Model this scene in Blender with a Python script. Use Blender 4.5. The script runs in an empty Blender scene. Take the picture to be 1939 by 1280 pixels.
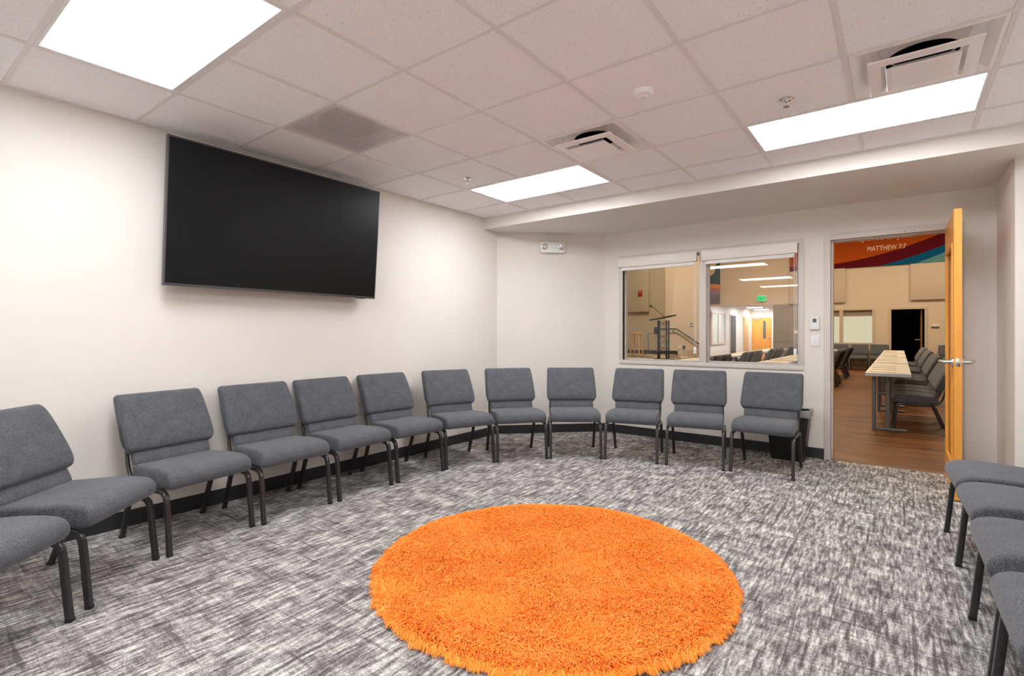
import bpy, bmesh, math, random
import numpy as np
from mathutils import Vector, Matrix
random.seed(7)
PI = math.pi
SC = bpy.context.scene
COL = SC.collection

# ------------------------------------------------------------------ camera
CAM_H = 1.23
FPX, W0, H0, HORIZ = 967.0, 1939.0, 1280.0, 631.0
cam_data = bpy.data.cameras.new('camera')
cam_data.sensor_fit = 'HORIZONTAL'
cam_data.sensor_width = 36.0
cam_data.lens = FPX / W0 * 36.0
cam_data.shift_y = (HORIZ - H0 / 2) / W0
cam_data.clip_start = 0.05
cam_data.clip_end = 120
cam = bpy.data.objects.new('camera', cam_data)
COL.objects.link(cam)
cam.location = (0, 0, CAM_H)
cam.rotation_euler = (PI / 2, 0, math.radians(37.14))
SC.camera = cam

# ------------------------------------------------------------------ world, exposure
world = bpy.data.worlds.new('world')
SC.world = world
world.use_nodes = True
world.node_tree.nodes['Background'].inputs[0].default_value = (0.02, 0.02, 0.02, 1)
world.node_tree.nodes['Background'].inputs[1].default_value = 1.0
SC.view_settings.view_transform = 'Standard'
SC.view_settings.look = 'None'
SC.view_settings.gamma = 1.0
SC.view_settings.use_curve_mapping = False
SC.view_settings.exposure = 1.16
SC.cycles.max_bounces = 10
SC.cycles.diffuse_bounces = 8
SC.cycles.transparent_max_bounces = 12
SC.cycles.sample_clamp_indirect = 6.0
SC.cycles.caustics_reflective = False
SC.cycles.caustics_refractive = False
SC.cycles.use_denoising = True

PANEL_STRENGTH = 9.0          # light output of the ceiling panels in the meeting room
PANEL_COLOR = (0.975, 0.985, 1.0)


def area_lamp(name, loc, sx, sy, power, color, rot=(0, 0, 0)):
    l = bpy.data.lights.new(name, 'AREA')
    l.shape = 'RECTANGLE'
    l.size, l.size_y = sx, sy
    l.energy = power
    l.color = color
    o = bpy.data.objects.new(name, l)
    COL.objects.link(o)
    o.location = loc
    o.rotation_euler = rot
    return o


# the hall's own lamps, hung high under its ceiling, and the corridor's ceiling light
HALL_WARM = (1.0, 0.80, 0.56)
HALL_DIM = 0.2
for hx, hy, hp in ((-1.6, 8.2, 150), (0.95, 9.1, 130), (-4.6, 9.5, 130), (-1.2, 13.0, 190), (2.4, 14.0, 170),
                   (-5.6, 14.2, 340), (-1.0, 18.0, 260), (2.0, 18.6, 230), (-4.4, 18.4, 150)):
    area_lamp('hall_lamp', (hx, hy, 4.9), 1.2 if hy != 9.1 else .4, 0.6 if hy != 9.1 else .4, hp * HALL_DIM, HALL_WARM)

# ------------------------------------------------------------------ materials
MATS = {}


def newmat(name):
    m = bpy.data.materials.new(name)
    m.use_nodes = True
    nt = m.node_tree
    nt.nodes.clear()
    out = nt.nodes.new('ShaderNodeOutputMaterial')
    b = nt.nodes.new('ShaderNodeBsdfPrincipled')
    nt.links.new(b.outputs[0], out.inputs[0])
    MATS[name] = m
    return m, nt, b, out


def N(nt, kind, **kw):
    n = nt.nodes.new(kind)
    for k, v in kw.items():
        setattr(n, k, v)
    return n


def setin(n, **kw):
    for k, v in kw.items():
        n.inputs[k.replace('_', ' ')].default_value = v


def coords(nt, scale=(1, 1, 1), which='Object', rot=(0, 0, 0)):
    t = N(nt, 'ShaderNodeTexCoord')
    mp = N(nt, 'ShaderNodeMapping')
    mp.inputs['Scale'].default_value = scale
    mp.inputs['Rotation'].default_value = rot
    nt.links.new(t.outputs[which], mp.inputs['Vector'])
    return mp.outputs[0]


def noise(nt, vec, scale=1.0, detail=2.0, rough=0.5):
    n = N(nt, 'ShaderNodeTexNoise')
    n.inputs['Scale'].default_value = scale
    n.inputs['Detail'].default_value = detail
    n.inputs['Roughness'].default_value = rough
    nt.links.new(vec, n.inputs['Vector'])
    return n.outputs['Fac']


def ramp(nt, fac, stops, interp='LINEAR'):
    r = N(nt, 'ShaderNodeValToRGB')
    r.color_ramp.interpolation = interp
    els = r.color_ramp.elements
    while len(els) < len(stops):
        els.new(0.5)
    for e, (p, c) in zip(els, stops):
        e.position = p
        e.color = (*c, 1) if len(c) == 3 else c
    nt.links.new(fac, r.inputs[0])
    return r.outputs[0]


def math_n(nt, op, a, b=None, clamp=False):
    n = N(nt, 'ShaderNodeMath', operation=op, use_clamp=clamp)
    for i, v in enumerate((a, b)):
        if v is None:
            continue
        if isinstance(v, (int, float)):
            n.inputs[i].default_value = v
        else:
            nt.links.new(v, n.inputs[i])
    return n.outputs[0]


def mixc(nt, fac, a, b, blend='MIX'):
    n = N(nt, 'ShaderNodeMix', data_type='RGBA', blend_type=blend)
    ins = [n.inputs[0], n.inputs[6], n.inputs[7]]
    for s, v in zip(ins, (fac, a, b)):
        if isinstance(v, (int, float)):
            s.default_value = v
        elif isinstance(v, tuple):
            s.default_value = (*v, 1) if len(v) == 3 else v
        else:
            nt.links.new(v, s)
    return n.outputs[2]


def bump(nt, b, height, strength=0.3, dist=0.002):
    n = N(nt, 'ShaderNodeBump')
    n.inputs['Strength'].default_value = strength
    n.inputs['Distance'].default_value = dist
    nt.links.new(height, n.inputs['Height'])
    nt.links.new(n.outputs[0], b.inputs['Normal'])


def paint(name, col, rough=0.55, bumps=0.0, var=0.03, spec=0.3):
    """painted surface with faint roller texture"""
    m, nt, b, out = newmat(name)
    v = coords(nt)
    n = noise(nt, v, 3.0, 3.0)
    c = mixc(nt, n, tuple(x * (1 - var) for x in col), tuple(min(1, x * (1 + var)) for x in col))
    nt.links.new(c, b.inputs['Base Color'])
    setin(b, Roughness=rough)
    b.inputs['Specular IOR Level'].default_value = spec
    if bumps:
        bump(nt, b, noise(nt, v, 260.0, 2.0), bumps, 0.001)
    return m


def plain(name, col, rough=0.5, metal=0.0, spec=0.5, var=0.06, vscale=30.0):
    m, nt, b, out = newmat(name)
    n = noise(nt, coords(nt), vscale, 2.0)
    c = mixc(nt, n, tuple(x * (1 - var) for x in col), tuple(min(1, x * (1 + var)) for x in col))
    nt.links.new(c, b.inputs['Base Color'])
    setin(b, Roughness=rough, Metallic=metal)
    b.inputs['Specular IOR Level'].default_value = spec
    return m


def emit(name, col, strength):
    m, nt, b, out = newmat(name)
    nt.nodes.remove(b)
    e = N(nt, 'ShaderNodeEmission')
    e.inputs[0].default_value = (*col, 1)
    e.inputs[1].default_value = strength
    nt.links.new(e.outputs[0], out.inputs[0])
    return m


def glass(name, tint=(1, 1, 1), ior=1.5):
    m, nt, b, out = newmat(name)
    nt.nodes.remove(b)
    tr = N(nt, 'ShaderNodeBsdfTransparent')
    tr.inputs[0].default_value = (*tint, 1)
    gl = N(nt, 'ShaderNodeBsdfGlossy')
    gl.inputs['Roughness'].default_value = 0.0
    geo = N(nt, 'ShaderNodeNewGeometry')
    io = math_n(nt, 'ADD', ior, math_n(nt, 'MULTIPLY', geo.outputs['Backfacing'], 1.0 / ior - ior))
    fr = N(nt, 'ShaderNodeFresnel')
    nt.links.new(io, fr.inputs['IOR'])
    mx = N(nt, 'ShaderNodeMixShader')
    nt.links.new(fr.outputs[0], mx.inputs[0])
    nt.links.new(tr.outputs[0], mx.inputs[1])
    nt.links.new(gl.outputs[0], mx.inputs[2])
    nt.links.new(mx.outputs[0], out.inputs[0])
    return m


WALL = paint('wall_paint', (0.748, 0.708, 0.662), 0.6, 0.06)
WALL_TRIM = paint('frame_paint', (0.64, 0.595, 0.565), 0.4, 0.0)
HALL_WALL = paint('hall_wall_paint', (0.62, 0.53, 0.42), 0.6)
HALL_GREY = paint('hall_grey_paint', (0.30, 0.26, 0.23), 0.6)
CORR_WALL = paint('corridor_paint', (0.80, 0.80, 0.78), 0.6)
STAGE_WALL_SHADED = paint('stage_wall_in_shade', (0.42, 0.37, 0.28), 0.6)  # darker wall tone, with the shade on the stage put into the colour
ACOUSTIC = paint('acoustic_fabric', (0.55, 0.47, 0.37), 0.9, 0.3, 0.05, 0.1)
GRID = paint('ceiling_grid_paint', (0.80, 0.77, 0.77), 0.5)
WHITE = plain('white_plastic', (0.80, 0.80, 0.80), 0.35, var=0.01)
WARMWHITE = plain('warm_white_metal', (0.78, 0.74, 0.69), 0.35, var=0.01)
VENTM = plain('vent_enamel', (0.90, 0.86, 0.84), 0.28, var=0.02)
BASEB = plain('black_rubber_base', (0.018, 0.018, 0.020), 0.5, var=0.15)
BLACK = plain('black_plastic', (0.010, 0.010, 0.010), 0.4, var=0.15)
DARK = plain('unlit_black', (0.004, 0.004, 0.004), 0.9, var=0.1)  # near-black in place of shade, for the duct and the unlit room
SCREEN = plain('screen_black', (0.0045, 0.0055, 0.0055), 0.36, spec=0.22, var=0.0)
BEZEL = plain('screen_bezel', (0.10, 0.10, 0.105), 0.35, 0.7, var=0.03)
STEEL = plain('brushed_steel', (0.62, 0.61, 0.59), 0.28, 1.0, var=0.05)
CHROME = plain('chrome', (0.75, 0.74, 0.72), 0.15, 1.0, var=0.03)
TABLE_TOP = plain('table_laminate', (0.74, 0.70, 0.62), 0.4, var=0.03)
TABLE_EDGE = plain('table_edge', (0.56, 0.63, 0.74), 0.5, var=0.04)
TABLE_LEG = plain('table_leg_metal', (0.20, 0.22, 0.255), 0.4, 0.4, var=0.1)
PAPER = plain('paper', (0.78, 0.72, 0.60), 0.8, var=0.05)
PAPER_EDGE_SHADE = plain('booklet_edge_shade', (0.16, 0.10, 0.07), 0.7, var=0.1)
TRUSS = plain('truss_metal', (0.020, 0.030, 0.036), 0.4, 0.5, var=0.1)
RED = plain('alarm_red', (0.35, 0.01, 0.01), 0.4)
PINE = plain('pine_wood', (0.62, 0.36, 0.12), 0.5, var=0.12)
STAGE_FLOOR = plain('stage_carpet', (0.30, 0.25, 0.17), 0.9, var=0.2, vscale=60)
BAG = None
GLASS = glass('window_glass')
LITE = glass('door_glass')
PANEL = emit('light_panel', PANEL_COLOR, PANEL_STRENGTH)
CORR_LIGHT = emit('corridor_light', (1.0, 0.98, 0.95), 20.0)
EXIT_GREEN = emit('exit_green', (0.02, 0.85, 0.22), 0.45)
LED = emit('green_led', (0.1, 0.9, 0.2), 1.0)


def make_ceiling_mat():
    m, nt, b, out = newmat('ceiling_tile')
    v = coords(nt)
    f1 = noise(nt, v, 120.0, 3.0, 0.6)
    f2 = noise(nt, v, 300.0, 2.0, 0.6)
    s1 = ramp(nt, f1, [(0.29, (0, 0, 0)), (0.36, (1, 1, 1))])
    s2 = ramp(nt, f2, [(0.29, (0, 0, 0)), (0.38, (1, 1, 1))])
    big = noise(nt, v, 2.0, 2.0)
    base = mixc(nt, big, (0.92, 0.905, 0.925), (0.945, 0.93, 0.95))
    c = mixc(nt, s1, (0.36, 0.31, 0.295), base)
    c = mixc(nt, s2, mixc(nt, 0.40, c, (0.45, 0.39, 0.37)), c)
    nt.links.new(c, b.inputs['Base Color'])
    setin(b, Roughness=0.9)
    b.inputs['Specular IOR Level'].default_value = 0.1
    bump(nt, b, f1, 0.25, 0.002)
    return m


def make_carpet_mat():
    m, nt, b, out = newmat('streaked_carpet')
    n1 = noise(nt, coords(nt, (85, 15, 1)), 1.0, 2.0, 0.55)
    n1b = noise(nt, coords(nt, (46, 7.0, 1)), 1.0, 1.0, 0.5)
    n2 = noise(nt, coords(nt, (7.5, 52, 1)), 1.0, 2.0, 0.5)
    n3 = noise(nt, coords(nt, (7.5, 6.5, 1)), 1.0, 1.0, 0.5)
    grain = noise(nt, coords(nt, (330, 230, 1)), 1.0, 1.0, 0.6)
    blot = noise(nt, coords(nt, (120, 75, 1)), 1.0, 2.0, 0.6)
    s = None
    for f, wt in ((n1, .52), (n1b, .50), (n2, .22), (n3, .28), (blot, .33), (grain, .50)):
        t = math_n(nt, 'MULTIPLY', f, wt / 2.35)
        s = t if s is None else math_n(nt, 'ADD', s, t)
    c = ramp(nt, s, [(0.425, (0.085, 0.079, 0.078)), (0.465, (0.165, 0.155, 0.152)), (0.497, (0.27, 0.258, 0.252)),
                     (0.525, (0.37, 0.353, 0.343)), (0.575, (0.70, 0.672, 0.648))])
    # dark thin yarn lines, lengthwise and crosswise
    l1 = math_n(nt, 'ADD', noise(nt, coords(nt, (50, 1.4, 1)), 1.0, 0.0), math_n(nt, 'MULTIPLY', math_n(nt, 'SUBTRACT', grain, 0.5), 0.16))
    k1 = ramp(nt, l1, [(0.0, (0, 0, 0)), (0.27, (0, 0, 0)), (0.31, (1, 1, 1))])
    l2 = noise(nt, coords(nt, (3.2, 30, 1)), 1.0, 0.0)
    k2 = ramp(nt, l2, [(0.0, (0, 0, 0)), (0.25, (0, 0, 0)), (0.29, (1, 1, 1))])
    c = mixc(nt, k1, mixc(nt, 0.7, c, (0.085, 0.068, 0.068)), c)
    c = mixc(nt, k2, mixc(nt, 0.55, c, (0.080, 0.073, 0.073)), c)
    nt.links.new(c, b.inputs['Base Color'])
    setin(b, Roughness=0.95)
    b.inputs['Specular IOR Level'].default_value = 0.05
    bump(nt, b, grain, 0.5, 0.003)
    return m


def make_fabric_mat(name, dark, light):
    m, nt, b, out = newmat(name)
    a = noise(nt, coords(nt, (760, 140, 190)), 1.0, 1.0)
    c2 = noise(nt, coords(nt, (140, 680, 800)), 1.0, 1.0)
    big = noise(nt, coords(nt), 14.0, 2.0)
    s = math_n(nt, 'MULTIPLY', math_n(nt, 'ADD', a, c2), 0.5)
    s = math_n(nt, 'ADD', s, math_n(nt, 'MULTIPLY', math_n(nt, 'SUBTRACT', big, 0.5), 0.12))
    c = ramp(nt, s, [(0.36, dark), (0.52, tuple(0.5 * (x + y) for x, y in zip(dark, light))), (0.68, light)])
    nt.links.new(c, b.inputs['Base Color'])
    setin(b, Roughness=0.9)
    b.inputs['Specular IOR Level'].default_value = 0.15
    b.inputs['Sheen Weight'].default_value = 0.15
    bump(nt, b, s, 0.35, 0.002)
    return m


def make_wood_mat(name, cols, scale=(14, 14, 1.3), rough=0.35, spec=0.5):
    m, nt, b, out = newmat(name)
    v = coords(nt, scale)
    n = noise(nt, v, 1.0, 4.0, 0.6)
    n2 = noise(nt, coords(nt, (scale[0] * 7, scale[1] * 7, scale[2] * 2)), 1.0, 2.0)
    s = math_n(nt, 'ADD', math_n(nt, 'MULTIPLY', n, 0.75), math_n(nt, 'MULTIPLY', n2, 0.25))
    c = ramp(nt, s, [(0.30, cols[0]), (0.5, cols[1]), (0.70, cols[2])])
    nt.links.new(c, b.inputs['Base Color'])
    setin(b, Roughness=rough)
    b.inputs['Specular IOR Level'].default_value = spec
    return m


def make_plank_mat():
    m, nt, b, out = newmat('hall_plank_floor')
    t = N(nt, 'ShaderNodeTexCoord')
    br = N(nt, 'ShaderNodeTexBrick')
    br.offset = 0.37
    setin(br, Scale=1.0)
    br.inputs['Color1'].default_value = (0.0, 0.0, 0.0, 1)
    br.inputs['Color2'].default_value = (1, 1, 1, 1)
    br.inputs['Mortar'].default_value = (0.2, 0.2, 0.2, 1)
    br.inputs['Mortar Size'].default_value = 0.0015
    br.inputs['Brick Width'].default_value = 1.22
    br.inputs['Row Height'].default_value = 0.15
    nt.links.new(t.outputs['Object'], br.inputs['Vector'])
    g = noise(nt, coords(nt, (2.0, 42, 1)), 1.0, 4.0, 0.6)
    g2 = noise(nt, coords(nt, (1.2, 9, 1)), 1.0, 2.0, 0.5)
    s = math_n(nt, 'ADD', math_n(nt, 'MULTIPLY', g, 0.6), math_n(nt, 'MULTIPLY', g2, 0.4))
    c = ramp(nt, s, [(0.34, (0.050, 0.018, 0.006)), (0.5, (0.160, 0.066, 0.023)), (0.66, (0.34, 0.150, 0.052))])
    c = mixc(nt, 0.22, c, mixc(nt, br.outputs[0], (0.075, 0.028, 0.009), (0.25, 0.105, 0.038)))
    nt.links.new(c, b.inputs['Base Color'])
    setin(b, Roughness=0.5)
    b.inputs['Specular IOR Level'].default_value = 0.22
    return m


def make_rug_mat():
    m, nt, b, out = newmat('orange_shag')
    geo = N(nt, 'ShaderNodeNewGeometry')
    n = noise(nt, coords(nt), 9.0, 2.0)
    s = math_n(nt, 'ADD', math_n(nt, 'MULTIPLY', geo.outputs['Random Per Island'], 0.6), math_n(nt, 'MULTIPLY', n, 0.4))
    c = ramp(nt, s, [(0.15, (0.95, 0.22, 0.016)), (0.5, (1.0, 0.34, 0.045)), (0.85, (1.0, 0.48, 0.12))])
    nt.links.new(c, b.inputs['Base Color'])
    setin(b, Roughness=0.75)
    b.inputs['Specular IOR Level'].default_value = 0.15
    return m


def make_perf_mat():
    """perforated metal: tiny round holes over a pale sheet"""
    m, nt, b, out = newmat('perforated_metal')
    v = coords(nt, (125, 125, 1))
    sep = N(nt, 'ShaderNodeSeparateXYZ')
    nt.links.new(v, sep.inputs[0])
    fx = math_n(nt, 'SUBTRACT', math_n(nt, 'FRACT', sep.outputs[0]), 0.5)
    fy = math_n(nt, 'SUBTRACT', math_n(nt, 'FRACT', sep.outputs[1]), 0.5)
    d = math_n(nt, 'ADD', math_n(nt, 'MULTIPLY', fx, fx), math_n(nt, 'MULTIPLY', fy, fy))
    hole = math_n(nt, 'LESS_THAN', d, 0.33 ** 2)
    b.inputs['Base Color'].default_value = (0.78, 0.72, 0.74, 1)
    setin(b, Roughness=0.45)
    tr = N(nt, 'ShaderNodeBsdfTransparent')
    mx = N(nt, 'ShaderNodeMixShader')
    nt.links.new(hole, mx.inputs[0])
    nt.links.new(b.outputs[0], mx.inputs[1])
    nt.links.new(tr.outputs[0], mx.inputs[2])
    nt.links.new(mx.outputs[0], out.inputs[0])
    return m


def make_bag_mat():
    m, nt, b, out = newmat('bag_film')
    b.inputs['Base Color'].default_value = (.62, .62, .62, 1)
    setin(b, Roughness=0.25)
    tr = N(nt, 'ShaderNodeBsdfTransparent')
    mx = N(nt, 'ShaderNodeMixShader')
    mx.inputs[0].default_value = 0.5
    nt.links.new(b.outputs[0], mx.inputs[1])
    nt.links.new(tr.outputs[0], mx.inputs[2])
    nt.links.new(mx.outputs[0], out.inputs[0])
    return m


def make_hammer_mat():
    m, nt, b, out = newmat('silver_vein_metal')
    n = noise(nt, coords(nt), 420.0, 2.0, 0.6)
    c = ramp(nt, n, [(0.35, (0.022, 0.021, 0.022)), (0.65, (0.075, 0.073, 0.075))])
    nt.links.new(c, b.inputs['Base Color'])
    setin(b, Roughness=0.28, Metallic=0.5)
    bump(nt, b, n, 0.25, 0.001)
    return m


CEIL = make_ceiling_mat()
CARPET = make_carpet_mat()
FABRIC = make_fabric_mat('grey_tweed', (0.036, 0.040, 0.050), (0.165, 0.173, 0.193))
DOOR_WOOD = make_wood_mat('door_maple', [(0.70, 0.27, 0.030), (0.78, 0.34, 0.050), (0.84, 0.42, 0.085)], (10, 10, 1.0))
PLANK = make_plank_mat()
RUG = make_rug_mat()
PERF = make_perf_mat()
LEGM = make_hammer_mat()
BAG = make_bag_mat()


# ------------------------------------------------------------------ mesh helpers
class MB:
    def __init__(s):
        s.v, s.f = [], []

    def add(s, vs, fs):
        o = len(s.v)
        s.v += [tuple(map(float, p)) for p in vs]
        s.f += [tuple(i + o for i in f) for f in fs]
        return s

    def box(s, x0, x1, y0, y1, z0, z1):
        vs = [(x0, y0, z0), (x1, y0, z0), (x1, y1, z0), (x0, y1, z0), (x0, y0, z1), (x1, y0, z1), (x1, y1, z1), (x0, y1, z1)]
        return s.add(vs, [(0, 3, 2, 1), (4, 5, 6, 7), (0, 1, 5, 4), (1, 2, 6, 5), (2, 3, 7, 6), (3, 0, 4, 7)])

    def prism(s, poly, z0, z1):
        n = len(poly)
        vs = [(x, y, z0) for x, y in poly] + [(x, y, z1) for x, y in poly]
        fs = [tuple(range(n - 1, -1, -1)), tuple(range(n, 2 * n))]
        fs += [(i, (i + 1) % n, n + (i + 1) % n, n + i) for i in range(n)]
        return s.add(vs, fs)

    def loft(s, rings, cap=True):
        n = len(rings[0])
        vs = [p for r in rings for p in r]
        fs = []
        for k in range(len(rings) - 1):
            for i in range(n):
                j = (i + 1) % n
                fs.append((k * n + i, k * n + j, (k + 1) * n + j, (k + 1) * n + i))
        if cap:
            fs.append(tuple(range(n - 1, -1, -1)))
            fs.append(tuple((len(rings) - 1) * n + i for i in range(n)))
        return s.add(vs, fs)

    def lathe(s, prof, c=(0, 0, 0), n=24, axis='z'):
        rings = []
        for r, h in prof:
            ring = []
            for i in range(n):
                a = 2 * PI * i / n
                p = (r * math.cos(a), r * math.sin(a), h)
                if axis == 'x':
                    p = (p[2], p[0], p[1])
                elif axis == 'y':
                    p = (p[1], p[2], p[0])
                ring.append((c[0] + p[0], c[1] + p[1], c[2] + p[2]))
            rings.append(ring)
        return s.loft(rings)

    def tube(s, path, r, n=10, square=0.0, r2=None):
        """swept tube; square>0 gives a rounded square section"""
        P = [Vector(p) for p in path]
        rings = []
        up = None
        for i, p in enumerate(P):
            t = (P[min(i + 1, len(P) - 1)] - P[max(i - 1, 0)]).normalized()
            if up is None:
                ref = Vector((1, 0, 0)) if abs(t.x) < 0.8 else Vector((0, 1, 0))
                up = (ref - t * ref.dot(t)).normalized()
            else:
                up = (up - t * up.dot(t)).normalized()
            sd = t.cross(up)
            ring = []
            for k in range(n):
                a = 2 * PI * (k + 0.5) / n
                cx, sx = math.cos(a), math.sin(a)
                if square:
                    e = 1 - square
                    cx = math.copysign(abs(cx) ** e, cx)
                    sx = math.copysign(abs(sx) ** e, sx)
                ring.append(p + up * (cx * r) + sd * (sx * (r2 or r)))
            rings.append(ring)
        return s.loft(rings)

    def build(s, name, mat, parent=None, smooth=True, bevel=0.0, seg=2, angle=35, recalc=True):
        me = bpy.data.meshes.new(name)
        me.from_pydata(s.v, [], s.f)
        bm = bmesh.new()
        bm.from_mesh(me)
        if recalc:
            bmesh.ops.recalc_face_normals(bm, faces=bm.faces)
        if bevel:
            es = [e for e in bm.edges if len(e.link_faces) == 2 and e.calc_face_angle(0) > 0.5]
            bmesh.ops.bevel(bm, geom=es, offset=bevel, segments=seg, affect='EDGES', profile=0.5, clamp_overlap=True)
        bm.to_mesh(me)
        bm.free()
        if smooth:
            me.polygons.foreach_set('use_smooth', [True] * len(me.polygons))
            me.set_sharp_from_angle(angle=math.radians(angle))
        me.materials.append(mat)
        o = bpy.data.objects.new(name, me)
        COL.objects.link(o)
        if parent:
            o.parent = parent
        return o


def B(*a):
    return MB().box(*a)


def bez(a, b, c, n=6):
    a, b, c = Vector(a), Vector(b), Vector(c)
    return [(1 - t) ** 2 * a + 2 * t * (1 - t) * b + t * t * c for t in [i / n for i in range(n + 1)]]


def tag(o, label=None, cat=None, group=None, kind=None):
    if label:
        o['label'] = label
    if cat:
        o['category'] = cat
    if group:
        o['group'] = group
    if kind:
        o['kind'] = kind
    return o


def empty(name, loc=(0, 0, 0), rz=0.0):
    o = bpy.data.objects.new(name, None)
    o.empty_display_size = 0.1
    COL.objects.link(o)
    o.location = loc
    o.rotation_euler = (0, 0, rz)
    return o


def struct(o):
    o['kind'] = 'structure'
    return o


KIDS = {}


def copy_tree(o, parent=None):
    c = o.copy()
    COL.objects.link(c)
    if parent:
        c.parent = parent
    for ch in list(o.children):
        copy_tree(ch, c)
    return c


def text_mesh(name, body, size, mat, parent, loc, rot, extrude=0.002, align='CENTER', sx=1.0):
    cu = bpy.data.curves.new(name, 'FONT')
    cu.body = body
    cu.size = size
    cu.extrude = extrude
    cu.align_x = align
    tmp = bpy.data.objects.new(name + '_tmp', cu)
    COL.objects.link(tmp)
    dg = bpy.context.evaluated_depsgraph_get()
    me = bpy.data.meshes.new_from_object(tmp.evaluated_get(dg))
    bpy.data.objects.remove(tmp)
    me.materials.clear()
    me.materials.append(mat)
    o = bpy.data.objects.new(name, me)
    COL.objects.link(o)
    o.parent = parent
    o.location = loc
    o.rotation_euler = rot
    o.scale = (sx, 1, 1)
    return o


# ------------------------------------------------------------------ room shell
XL, YW, YF, ZC, ZS = -3.92, 5.82, 4.62, 2.592, 2.46     # left wall, window wall, fascia, ceiling, soffit
XA, YR, XR, YB = 0.65, 4.99, 1.02, -5.6                 # alcove side, jog wall, right wall, rear wall
CH0 = (XL, 4.87)                                         # chamfer start / end
CH1 = (-2.95, YW)
T = 0.12

struct(MB().add([(XL - .1, YB, 0), (XR + .1, YB, 0), (XR + .1, YW, 0), (XL - .1, YW, 0)], [(0, 1, 2, 3)])
       .build('floor', CARPET, smooth=False))
struct(B(XL - T, XL, YB, CH0[1] + 0.05, 0, ZC + .15).build('wall_left', WALL, smooth=False))
struct(MB().prism([CH0, CH1, (CH1[0] - .06, CH1[1] + .12), (CH0[0] - .12, CH0[1] + .06)], 0, ZC).build('wall_corner', WALL, smooth=False))
# window wall with a window opening and a door opening
WX0, WX1, WZ0, WZ1 = -2.700, -0.802, 0.905, 2.130
DX0, DX1, DZ = -0.545, 0.392, 2.150
w = MB()
w.box(CH1[0] - .02, WX0, YW, YW + T, 0, ZC)
w.box(WX0, WX1, YW, YW + T, 0, WZ0)
w.box(WX0, WX1, YW, YW + T, WZ1, ZC)
w.box(WX1, DX0, YW, YW + T, 0, ZC)
w.box(DX0, DX1, YW, YW + T, DZ, ZC)
w.box(DX1, XA + .05, YW, YW + T, 0, ZC)
struct(w.build('wall_front', WALL, smooth=False))
struct(B(XA, XA + T, YR + .1, YW + .05, 0, ZC).build('wall_alcove', WALL, smooth=False))
struct(B(XA, XR + .1, YR, YR + .1, 0, ZC).build('wall_jog', WALL, smooth=False))
struct(B(XR, XR + T, YB, YR + .05, 0, ZC + .15).build('wall_right', WALL, smooth=False))
struct(B(XL - T, XR + T, YB - T, YB, 0, ZC + .15).build('wall_rear', WALL, smooth=False))

# ceiling: tiles laid on the grid, with openings for lights and vents
GX, GY, GS = -2.0426, 1.7656, 0.61


def gx(i):
    return GX + GS * i


def gy(j):
    return GY + GS * j


LIGHT_CELLS = [(-2, -2), (-2, 3), (2, 3), (2, -2), (-2, -7), (2, -7), (-2, -11), (2, -11)]     # left cell of each 2-cell fixture
holes = set()
for i, j in LIGHT_CELLS:
    holes |= {(i, j), (i + 1, j)}
VENTS = [(0, 2), (3, 2)]
RETURN = (-2, 0)
holes |= set(VENTS) | {RETURN}
xs = [XL - .02] + [gx(i) for i in range(-2, 6)] + [XR + .02]
xi = [-3] + list(range(-2, 6))
js = list(range(-12, 5))
ys = [gy(j) for j in js] + [YF + .02]
cm = MB()
for a in range(len(xs) - 1):
    for b_ in range(len(js)):
        if (xi[a], js[b_]) in holes:
            continue
        x0, x1, y0, y1 = xs[a], xs[a + 1], max(ys[b_], YB - .05), ys[b_ + 1]
        if y1 <= y0:
            continue
        cm.box(x0, x1, y0, y1, ZC + .001, ZC + .016)
ceiling = struct(cm.build('ceiling', CEIL, smooth=False))
g = MB()
for i in range(-2, 6):
    cut = sorted(j for (a, j) in LIGHT_CELLS if a + 1 == i)
    lo = YB
    for j in cut:
        g.box(gx(i) - .012, gx(i) + .012, lo, gy(j) + .012, ZC - .004, ZC + .0005)
        lo = gy(j + 1) - .012
    g.box(gx(i) - .012, gx(i) + .012, lo, YF, ZC - .004, ZC + .0005)
for j in js:
    if gy(j) < YB:
        continue
    pts = [XL] + [gx(i) for i in range(-2, 6)] + [XR]
    for a, b_ in zip(pts[:-1], pts[1:]):
        i = -3 if a == XL else round((a - GX) / GS)
        # the middle of a two-cell light has no crossbar running through it
        g.box(a + .012, b_ - .012, gy(j) - .012, gy(j) + .012, ZC - .004, ZC + .0005)
g.box(XL, XL + .022, YB, YF, ZC - .0055, ZC + .0005)
g.box(XL + .022, XR, YF - .022, YF + .001, ZC - .0055, ZC + .0005)
g2 = MB()
g.build('ceiling_grid', GRID, ceiling, smooth=False)
B(XL - T, XR + T, YF, YW + T, ZS, ZC + .15).build('soffit', WALL, ceiling, smooth=False)
B(XL - T, XR + T, YB - T, YF, ZC + .13, ZC + .15).build('plenum_deck', GRID, ceiling, smooth=False)

# baseboards
BH, BT = 0.102, 0.008


def base(name, segs, y=None):
    m = MB()
    for (x0, y0), (x1, y1) in segs:
        d = Vector((x1 - x0, y1 - y0, 0)).normalized()
        n = Vector((d.y, -d.x, 0)) * BT          # towards the right of travel
        m.add([(x0, y0, 0), (x1, y1, 0), (x1 + n.x, y1 + n.y, 0), (x0 + n.x, y0 + n.y, 0),
               (x0, y0, BH), (x1, y1, BH), (x1 + n.x * .6, y1 + n.y * .6, BH), (x0 + n.x * .6, y0 + n.y * .6, BH)],
              [(0, 3, 2, 1), (4, 5, 6, 7), (0, 1, 5, 4), (1, 2, 6, 5), (2, 3, 7, 6), (3, 0, 4, 7)])
    return struct(m.build(name, BASEB, smooth=False))


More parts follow.
